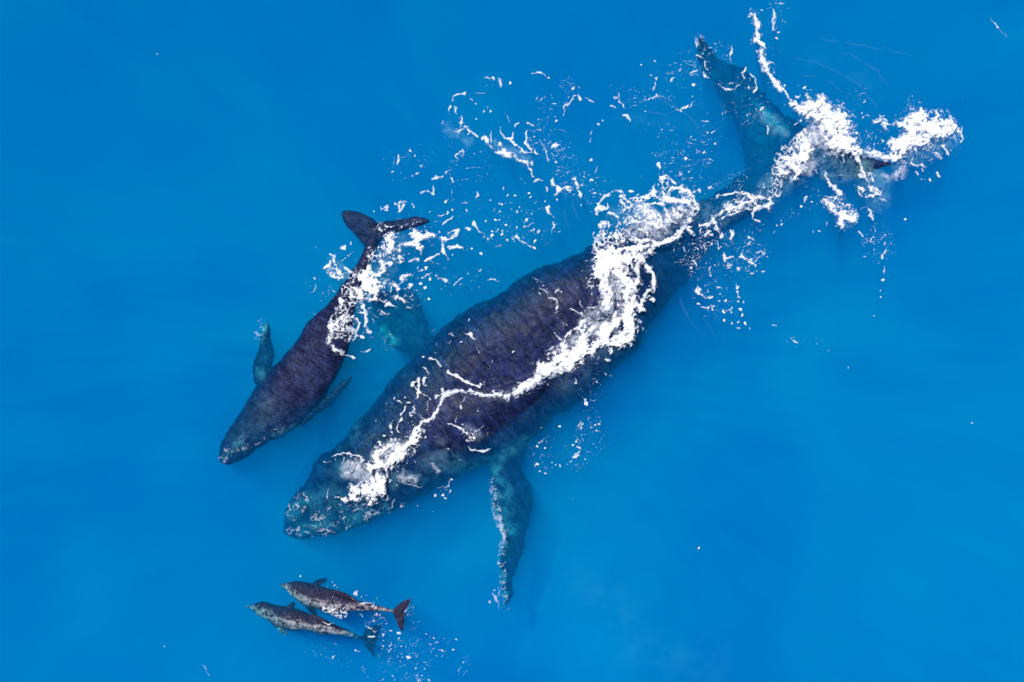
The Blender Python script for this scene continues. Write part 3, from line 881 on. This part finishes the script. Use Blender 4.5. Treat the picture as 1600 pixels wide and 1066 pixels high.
FOAM_DRIFT = '''
J l 9 450,165 410,165 385,180 375,210
J l 8 395,235 405,280
J l 5 365,230 362,275
J s 12 430,300 425,320
J s 16 415,375 450,360 465,375
J l 10 480,370 510,390 525,405
J s 14 550,410 570,440 600,465
J s 10 620,490 660,495 700,515
J s 14 640,450 660,480 710,495 740,520 790,550
J s 10 790,555 820,590 825,630
J l 9 830,650 880,640
J l 9 650,355 645,390 680,415 710,420
J s 9 710,385 715,430 730,450
J l 8 730,450 780,490 850,500
J l 8 590,370 590,420 600,440
J l 7 800,365 790,400 790,440 820,480
J l 6 720,350 750,325
J l 6 785,325 830,350
J f 60 800,460 900,480
J f 90 880,390 900,440 960,450
J l 7 870,430 900,480 910,540
J l 8 930,455 980,450
J g 80 960,500 1000,560
J l 9 820,540 825,570
J s 12 930,640 950,680 970,690 945,730
J l 8 980,690 1040,685
J s 9 1060,640 1070,680 1090,735
J l 9 1040,700 1035,720
J f 80 1000,660 1060,650 1120,700
J g 80 1000,600 1050,640
J l 9 905,680 905,700
J s 12 635,95 645,120
J d 11 700,105 605,78
J l 6 550,85 590,80
J g 40 560,90 620,80
J l 6 480,190 490,205
J l 5 500,165 570,160
J d 9 590,265 555,265 512,305 515,222
J l 5 565,230 575,250
J l 5 675,275 690,300 695,330
J l 7 410,540 400,500 440,480
J s 10 440,470 435,510
J g 60 400,450 430,430
J g 50 340,300 330,375
J l 7 340,600 370,585
J s 9 270,640 320,630
J l 9 280,670 280,720
J s 9 210,720 240,710 280,725
J l 6 375,640 378,655
J l 6 375,700 372,735
J d 12 342,768
J l 7 430,775 470,765
J g 70 400,750 500,780
J l 7 525,720 515,745
J d 7 590,755 640,780 655,780 660,690 690,730 805,720 815,740 730,730 750,800 738,823 895,760 957,755 1095,785 620,865 645,865
J l 6 495,870 500,900 530,935 560,945
J l 9 450,915 485,920
J d 9 580,970 600,955 600,930 565,870 683,980 735,905 630,918 655,945 675,895 838,985 790,865
J s 7 735,960 750,985 830,1020
J d 9 835,1022
J l 7 800,945 835,915 830,930
J s 7 910,795 930,840 940,850
J l 7 942,870 937,940
J g 70 760,850 720,900 700,940
J g 120 640,900 760,820 860,900
J l 7 320,890 380,850
J l 10 390,940 410,925 400,970
J g 90 420,960 360,900
J g 100 430,610 560,580
J g 90 60,560 200,520
J l 6 75,510 75,560
J d 7 205,570 172,510 145,480 50,600
J d 6 160,780 165,795 378,810 460,815
J l 5 820,52 870,55 910,70
J d 6 915,80 1047,140
J g 40 1010,120 1030,130
J l 8 990,290 1010,230 1050,195
J s 7 1080,180 1085,200
J l 6 1110,185 1135,195 1160,220
J d 9 958,318 1215,315 1190,335
J l 7 1145,410 1145,435
J l 7 1147,520 1145,540
J l 5 1165,360 1150,400
J l 5 1180,570 1170,605
J g 70 960,230 900,230
J d 7 927,255 1152,647
J l 5 755,630 780,665
G l 8 850,10 855,60
G f 60 1000,70 1030,90
G l 8 1080,50 1070,110 1080,160
G l 9 860,110 910,130
G f 70 940,120 900,180
G l 9 905,140 920,200
G l 9 890,230 930,250
G l 9 800,230 850,210
G l 8 750,190 750,220
G f 60 760,140 800,130
G l 8 685,280 710,240
G g 80 760,250 830,300
G g 60 690,220 720,260
G d 10 500,172 565,238 590,258 60,325 832,300 590,150
G g 30 590,230 590,300
G l 6 575,340 590,290
G l 6 350,350 360,400 400,450
G f 60 350,340 400,370 440,340
G l 9 305,430 340,445
G l 9 385,490 410,495 430,525
G g 80 480,400 560,390
G l 5 540,400 600,365 660,385
G g 50 640,370 680,400
G l 4 700,430 740,465 790,455 820,420 860,400
G l 5 760,450 820,425
G l 8 985,295 1040,330 1100,325 1130,305
G g 40 1000,300 1100,320
G s 16 1140,220 1170,210
G l 9 1150,230 1165,260
G l 9 1190,230 1230,250 1235,300 1215,350
G f 40 1140,260 1190,300
G f 60 1180,520 1200,500
G f 40 1270,450 1300,440
G l 8 1260,470 1280,445
G l 7 1315,560 1315,620
G g 70 1060,460 1060,520
G g 80 1200,440 1400,460
G f 110 860,690 900,720
G f 50 780,760 800,770
G g 80 620,800 700,840 760,800
G f 70 650,760 690,730
G d 11 785,770 180,908 970,680 905,730
G l 7 610,800 610,840
G g 80 640,850 720,830
G g 60 430,540 500,560
G l 6 490,870 500,890
G g 60 620,590 680,600
G d 7 605,628 630,590 530,468 435,983
G l 7 885,530 930,540
G g 70 900,530 960,580
G g 120 800,880 940,930 1080,940
G l 7 420,980 450,985
G l 9 80,940 110,1010
G g 90 40,820 60,900
G l 8 20,960 50,980
G g 60 30,300 60,330
G g 80 220,940 260,960
'''

FOAM_SPLASH = '''
D s 42 480,200 530,220 590,260
D s 80 600,210 680,200 740,210
D s 85 660,270 760,300 820,330 830,380
D s 62 740,360 820,440 880,500
D s 55 820,500 900,540 960,560 990,560
D s 60 860,280 880,330 870,380
D s 50 870,460 950,500
D f 70 900,230 930,260 950,320
D f 60 930,380 970,430 1000,480
D l 14 690,120 720,95 745,125
D h 120 700,420 760,470 800,520
D h 90 660,380 700,480
D l 16 440,110 410,80 370,50
D s 18 410,80 440,120 480,180
D l 16 330,20 360,50 390,60
D f 40 330,20 380,40
D w 60 560,440 540,500
D w 60 500,500 560,480
D w 70 420,590 380,640
D s 40 580,520 600,570 560,600
D s 42 430,640 500,620 560,640
D s 50 470,700 500,740 490,790
D s 36 380,740 430,760
D h 90 560,560 540,700 600,700
D h 70 560,480 600,440
D f 60 340,700 320,760 330,840
D w 60 350,700 340,800
D w 40 340,860 330,920
D f 50 380,880 340,900
D s 16 0,940 60,910 120,930 180,960
D s 16 20,1040 60,1010 110,980
D s 20 180,1030 230,1030 270,1000
D s 22 270,960 290,1000 280,1040
D f 60 100,960 200,980
D f 60 210,880 250,870
D l 8 150,80 165,30 160,0
D l 9 110,20 110,50
D l 10 265,350 272,430
D l 9 210,220 230,200
D f 35 100,290 130,290
D g 80 380,330 400,370
D l 8 500,345 515,330
D l 10 500,120 530,90
D d 16 570,40
D g 80 620,90 560,60
D l 12 740,730 750,780 790,840
D s 18 780,840 820,880 870,920
D f 30 730,700 740,780
D f 40 840,900 870,930
D w 40 740,970 800,1010
D s 20 730,970 780,1010 810,1050
D f 40 700,640 680,720
D l 7 738,600 740,620
D l 7 890,620 890,660
D l 6 850,770 900,765
D l 9 575,940 560,1000
D d 8 540,1027 580,860 625,990 28,850
D g 60 180,590 220,690
D g 60 1020,100 1040,70
D d 8 1048,250 1055,290
D s 20 1000,600 1020,680 1066,780
E s 26 160,640 230,670 320,700
E s 34 320,695 410,710 500,735
E s 50 500,740 580,720 600,680
E s 80 590,660 640,560 700,480
E s 95 720,420 800,420 880,440
E s 95 880,500 960,480 1040,480
E s 70 700,560 800,570 860,570
E s 62 740,330 780,300 760,360
E s 70 980,380 1060,410 1080,480
E s 40 540,640 560,580 620,520
E s 44 860,420 920,400
E s 26 340,400 400,370 460,370
E s 30 440,390 520,400 600,410
E s 20 460,430 460,450
E s 24 590,400 650,420
E f 70 600,340 680,290
E f 80 740,210 780,230 840,280
E f 60 970,300 1050,310
E f 50 1110,380 1150,400
E w 40 1130,440 1180,480
E l 16 1150,460 1190,490 1215,540 1195,580
E f 60 1020,640 1070,680 1000,700
E s 20 1030,620 1060,690
E s 20 960,700 990,720
E f 60 900,630 940,650
E f 80 760,690 680,720 820,640
E l 12 230,340 290,320 310,330
E l 9 400,320 460,320
E d 12 230,297 905,278
E l 8 1000,290 1025,260
E s 10 960,270 965,310
E f 70 120,540 170,560 220,560
E f 60 60,260 100,320 120,400
E f 60 120,440 130,500
E f 90 280,540 360,600 430,660
E g 100 300,480 400,490
E g 90 170,110 200,160
E l 8 300,610 270,640
E l 8 360,580 350,630
E s 14 170,720 200,780 220,850 250,910 300,970 320,1050
E w 36 250,860 320,930
E s 10 280,880 320,930 340,970
E s 22 320,1040 370,1045 410,1062
E s 14 700,780 760,800
E s 12 820,780 840,830
E f 40 820,780 850,850
E s 16 750,875 770,895
E s 14 955,880 980,900
E d 14 808,945 893,950
E s 12 885,760 920,745
E f 40 900,760 720,780
E d 9 625,945 840,950
E l 7 600,840 620,830
E g 60 700,860 620,830
E l 9 145,990 155,1010
E s 10 190,1020 240,1050
E d 8 1220,147 1165,380
E g 60 1150,600 1120,680
E h 30 440,910 500,940
E h 50 640,860 560,900
E g 50 690,160 780,150
'''

FOAM_TAIL = '''
F s 12 250,145 300,135 370,130 430,130 470,160
F s 15 240,280 300,240 350,225 400,210 450,190
F s 13 470,260 500,230 540,215 590,205
F s 16 580,160 590,190 570,220
F s 12 470,180 520,160 580,160
F f 40 400,130 470,140 540,160
F l 9 280,300 330,270 400,240 450,220
F w 50 330,220 420,190 480,200
F s 14 210,290 240,330 260,380 270,410
F s 20 140,340 200,330
F s 14 60,360 100,400
F s 10 20,380 50,350 80,350
F l 9 345,370 330,420
F s 10 350,380 335,415
F l 7 255,430 250,500
F f 80 230,330 280,410 200,420
F l 9 470,260 480,300 520,320
F f 40 490,310 520,340
F f 90 150,400 120,460 60,420
F f 80 60,450 130,470 30,520
F f 90 180,500 240,520 300,540
F l 12 290,540 350,545
F l 9 290,510 300,570
F s 14 400,525 430,550 480,590
F s 13 510,510 535,515
F l 7 440,410 490,445
F f 60 390,440 440,420 420,480
F f 70 470,510 520,500
F l 10 460,645 485,650
F l 8 530,640 560,630
F l 9 380,600 385,625 400,620
F f 60 360,590 430,640 480,600
F l 8 200,610 210,670
F f 50 200,620 230,660
F f 60 90,580 110,640
F f 60 90,510 60,560
F l 8 100,570 110,610
F g 90 260,620 280,690
F l 6 120,680 150,700
F s 12 120,770 140,750
F s 7 145,785 180,800 220,795
F s 7 120,835 160,860 190,870
F g 60 160,720 130,760
F d 12 295,947 425,965 395,875 410,910 287,888
F d 8 385,825 420,833 373,995 390,1000 340,967 335,895 265,820 300,822 225,855 272,773 345,865 385,955 460,998 215,875
F l 7 250,720 270,740
F s 6 370,710 378,750 385,800
F d 8 378,735 390,800
F d 9 610,978
F g 70 250,770 280,870 320,880
F g 60 210,910 240,880
F d 10 660,335 630,340 785,215 905,375 860,378
F l 5 600,385 610,370
F s 7 812,155 805,190
F d 7 812,158
F g 40 700,290 770,240
F g 50 820,90 850,190
F g 40 670,300 660,280
F l 9 930,10 960,60 990,100
F s 14 970,70 1010,110 1040,140
F f 30 1000,110 1040,150
F f 40 920,140 940,190 970,210
F s 20 970,230 1020,250 1060,280
F s 26 1040,290 1080,290 1110,300
F s 18 1040,310 1040,345
F w 50 1000,200 1060,230 1110,280
F f 30 1040,350 1120,310
F l 6 950,310 950,340
F s 12 1160,10 1200,50 1240,90
F s 14 1240,90 1270,130 1290,140
F l 9 1200,155 1260,145
F l 6 1290,160 1350,190
F f 40 1240,110 1300,150
F l 7 1150,100 1160,140 1190,160
F l 7 1180,100 1185,130
F f 30 1160,110 1180,140
F l 7 1215,235 1250,275
F l 7 1215,270 1250,315
F g 40 1200,220 1260,250
F l 9 1155,375 1180,410 1210,435
F f 60 1230,410 1300,370
F f 70 1300,440 1330,490 1270,520
F s 8 1320,500 1310,550
F d 10 1308,545 1318,455 1230,432 1245,412
F g 90 1260,460 1340,400
F l 6 1175,460 1190,480
F l 7 1318,600 1312,655
F d 12 1308,687
F d 8 1293,753 1292,795 1250,918 1190,540 1450,303
F l 5 1325,520 1330,480
F g 100 90,30 200,130
F g 80 380,70 330,90
F l 9 130,110 135,125
F l 8 550,60 545,100
F f 40 540,90 550,120
'''

FOAM_STREAK = '''
O s 6 1178,24 1182,40
O l 6 1178,28 1184,50 1186,62
O s 7 1182,64 1190,72
O s 5 1187,80 1193,95 1197,108
O l 6 1190,90 1198,112 1210,128
O l 5 1208,126 1222,145
O f 9 1205,132 1222,140
O l 4 1210,14 1206,50
O f 14 1210,14 1222,14 1212,42
O d 2 1213,60 1216,52 1190,16
O f 10 1180,20 1176,30
O g 22 1196,68 1200,90
'''

FOAM_RIGHT = '''
P d 8 615,128 655,137 735,20 630,265 660,275 70,392 108,392 125,407 150,370 740,235
P s 8 820,185 835,180
P l 7 835,130 855,145
P s 8 860,10 855,40
P d 6 810,120 720,230 700,215 775,230 795,215 935,45 950,10 640,30 870,200 655,240
P g 60 660,230 720,210
P g 50 880,20 940,40
P g 60 900,70 850,60
P g 40 600,205 640,255
P g 50 130,340 100,390
P d 4 805,413 55,480
O d 2 1092,857 1519,662 985,540 1092,856 245,85 257,1010 470,900
O g 14 1240,533 1260,538 1290,540
O l 2 1238,532 1246,535
O d 1.8 1211,508 1236,530 1275,537 1325,575
O g 20 700,448 740,440 770,440
O l 1.6 760,437 780,441
O g 20 900,560 940,600
O l 1.6 1545,28 1560,45 1572,58
O l 1.6 320,1040 326,1056
O g 22 920,640 925,680
O g 26 845,700 895,715 930,680
O l 1.6 895,715 905,705
'''

FOAM_WAKE = '''
Q s 6 685,525 710,545
Q s 6 825,570 845,580
Q s 5 885,405 920,430 950,450
Q s 5 915,476 935,482 950,485
Q l 7 845,262 890,262 930,268
Q l 5 845,325 870,355
Q f 40 840,220 870,230
Q d 6 675,125 690,145 705,160 640,157 678,218 1203,388 1240,385 1290,463
Q g 50 900,240 930,250
Q l 6 1045,440 1070,450
Q s 7 1095,455 1115,462
Q s 8 1350,520 1365,518
Q s 8 1395,575 1400,565
Q s 9 1160,610 1185,620
Q s 6 1120,655 1135,650
Q d 8 1225,690 1230,735 1310,770 1070,740 1125,548 1110,495 1340,490 1485,500 1465,565
Q d 6 1005,547 1020,545 1240,770 1255,740 1535,650 1520,690 1205,590 1280,695 1080,765
Q f 60 940,380 980,390 960,440
Q g 110 1100,500 1170,500
Q g 90 1060,600 1160,620
Q g 130 1080,700 1220,680 1240,620
Q g 60 1535,620 1530,680
Q g 80 1350,520 1400,570
Q f 50 1210,720 1240,750
Q g 90 1200,750 1330,765
Q g 60 980,540 1020,560
Q g 30 880,705 900,720
Q l 3 870,680 890,715
Q f 40 1170,290 1180,310
Q w 36 640,290 700,310 740,320
Q s 6 660,322 720,325 745,300
Q l 5 610,380 640,395 680,400
Q g 40 990,420 1040,460
Q g 50 500,550 780,640
'''

foam('sea_foam', 'thick white foam and lace washing over the big whale behind its back fin', FOAM_BACK, 3)
foam('sea_foam', 'white foam round the blowhole on the head of the big whale', FOAM_HEAD, 5, eps=.007)
foam('sea_foam', 'white foam and flecks over the tail half of the calf', FOAM_CALF, 7, eps=.010)
foam('sea_foam', 'loose drifting strands and flecks of foam above the big whale', FOAM_DRIFT, 9, eps=.013)
foam('splash', 'big white splash bursting over the tail fluke of the big whale', FOAM_SPLASH, 13, eps=.016, cat='splash', relief=1.5)
foam('sea_foam', 'broken foam trailing below the tail stock of the big whale', FOAM_TAIL, 15, eps=.019)
foam('sea_foam', 'thin beaded foam streak running up from the splash to the top edge', FOAM_STREAK, 17, eps=.022)
foam('sea_foam', 'scattered specks of foam on the open blue water', FOAM_RIGHT, 19, eps=.025)
foam('sea_foam', 'small foam specks in the wake behind the two dolphins', FOAM_WAKE, 21, eps=.028)

CAUSTIC_CALF = '''
O k 9 350,715 362,700 380,695
O k 6 400,690 440,668
'''
CAUSTIC_HEAD = '''
O k 10 455,828 500,830 545,820
O k 9 575,808 600,796 625,785
O k 16 500,812 540,800 585,790
O k 14 460,800 470,780
'''
CAUSTIC_FLIPPER = '''
O k 6 768,748 772,775 774,800 782,812
O f 6 770,760 774,800 786,825 788,850 783,880 786,915 789,945
O k 8 775,770 776,805 788,830
O l 3 785,818 787,842 790,850
O k 8 786,850 784,880 786,930
O l 2 770,925 776,940 778,950
O d 2.5 765,940 773,922 776,932
O k 9 787,936 789,950
O k 9 1092,62 1094,76
O k 14 598,525 612,538
O k 10 408,505 406,530
'''
RIPPLES = '''
O r 2.4 890,360 880,320 895,290 920,265
O r 1.8 905,345 890,310 885,300
O r 1.8 1060,460 1075,500 1090,520
O r 1.8 1090,480 1100,500 1120,530
O r 1.8 1280,60 1330,70 1380,75 1420,90
O r 1.8 1290,80 1330,85 1370,110 1390,140
O r 1.8 1240,90 1290,105 1340,130 1370,170
O r 1.8 1250,120 1300,130 1330,160
O r 1.8 1180,260 1100,300 1040,320
O r 1.8 1000,170 1040,180 1060,175 1100,160
O r 1.8 1030,150 1060,170 1080,190 1110,210
O r 1.8 1540,20 1560,50 1580,60
'''
RIPPLES_WIDE = '''
O r 14 960,180 1040,190 1110,210
O r 16 1260,90 1320,110 1390,150
O r 34 880,900 960,940 1010,1010
O r 40 960,1000 1040,1030 1150,1040
'''
foam('caustic_lines', 'painted caustic light in thin broken lines on the snout and jaw of the calf', CAUSTIC_CALF, 31, eps=.031, opac=.6)  # caustic light over submerged skin, built as pale floating lines
foam('caustic_lines', 'painted network of caustic light over the snout and cheek of the big whale', CAUSTIC_HEAD, 33, eps=.034, opac=.85)
foam('caustic_lines', 'painted broken caustic light along the front edge of the long flippers', CAUSTIC_FLIPPER, 37, eps=.040, opac=.7)
foam('ripple', 'faint pale ripple lines on the open water', RIPPLES, 39, eps=.043, opac=.035, cat='ripple')
foam('ripple', 'broad faint ripple bands under the water surface', RIPPLES_WIDE, 41, depth=.25, opac=.035, cat='ripple')  # pale low-opacity strips standing for broad ripples

BUBBLES = '''
O h 26 1200,300 1240,270 1270,240
O h 22 1300,250 1340,265 1380,280
O h 20 1400,250 1450,235 1480,220
O h 18 1310,320 1325,345
O h 24 1350,250 1370,310
O h 18 960,340 1000,320
O h 20 1080,330 1120,340 1160,320
O h 22 950,420 960,480 930,540
O h 16 880,560 840,590
O h 20 600,420 620,380
O h 18 560,470 590,440
O h 14 520,410 540,430
O h 13 780,230 820,250
O h 12 700,200 730,220
O h 14 1190,180 1220,205
O h 12 1290,270 1320,280
'''
foam('bubble_cloud', 'pale milky bubble clouds just under the foam and the tail splash', BUBBLES, 43, depth=.12, opac=.32, cat='bubbles')
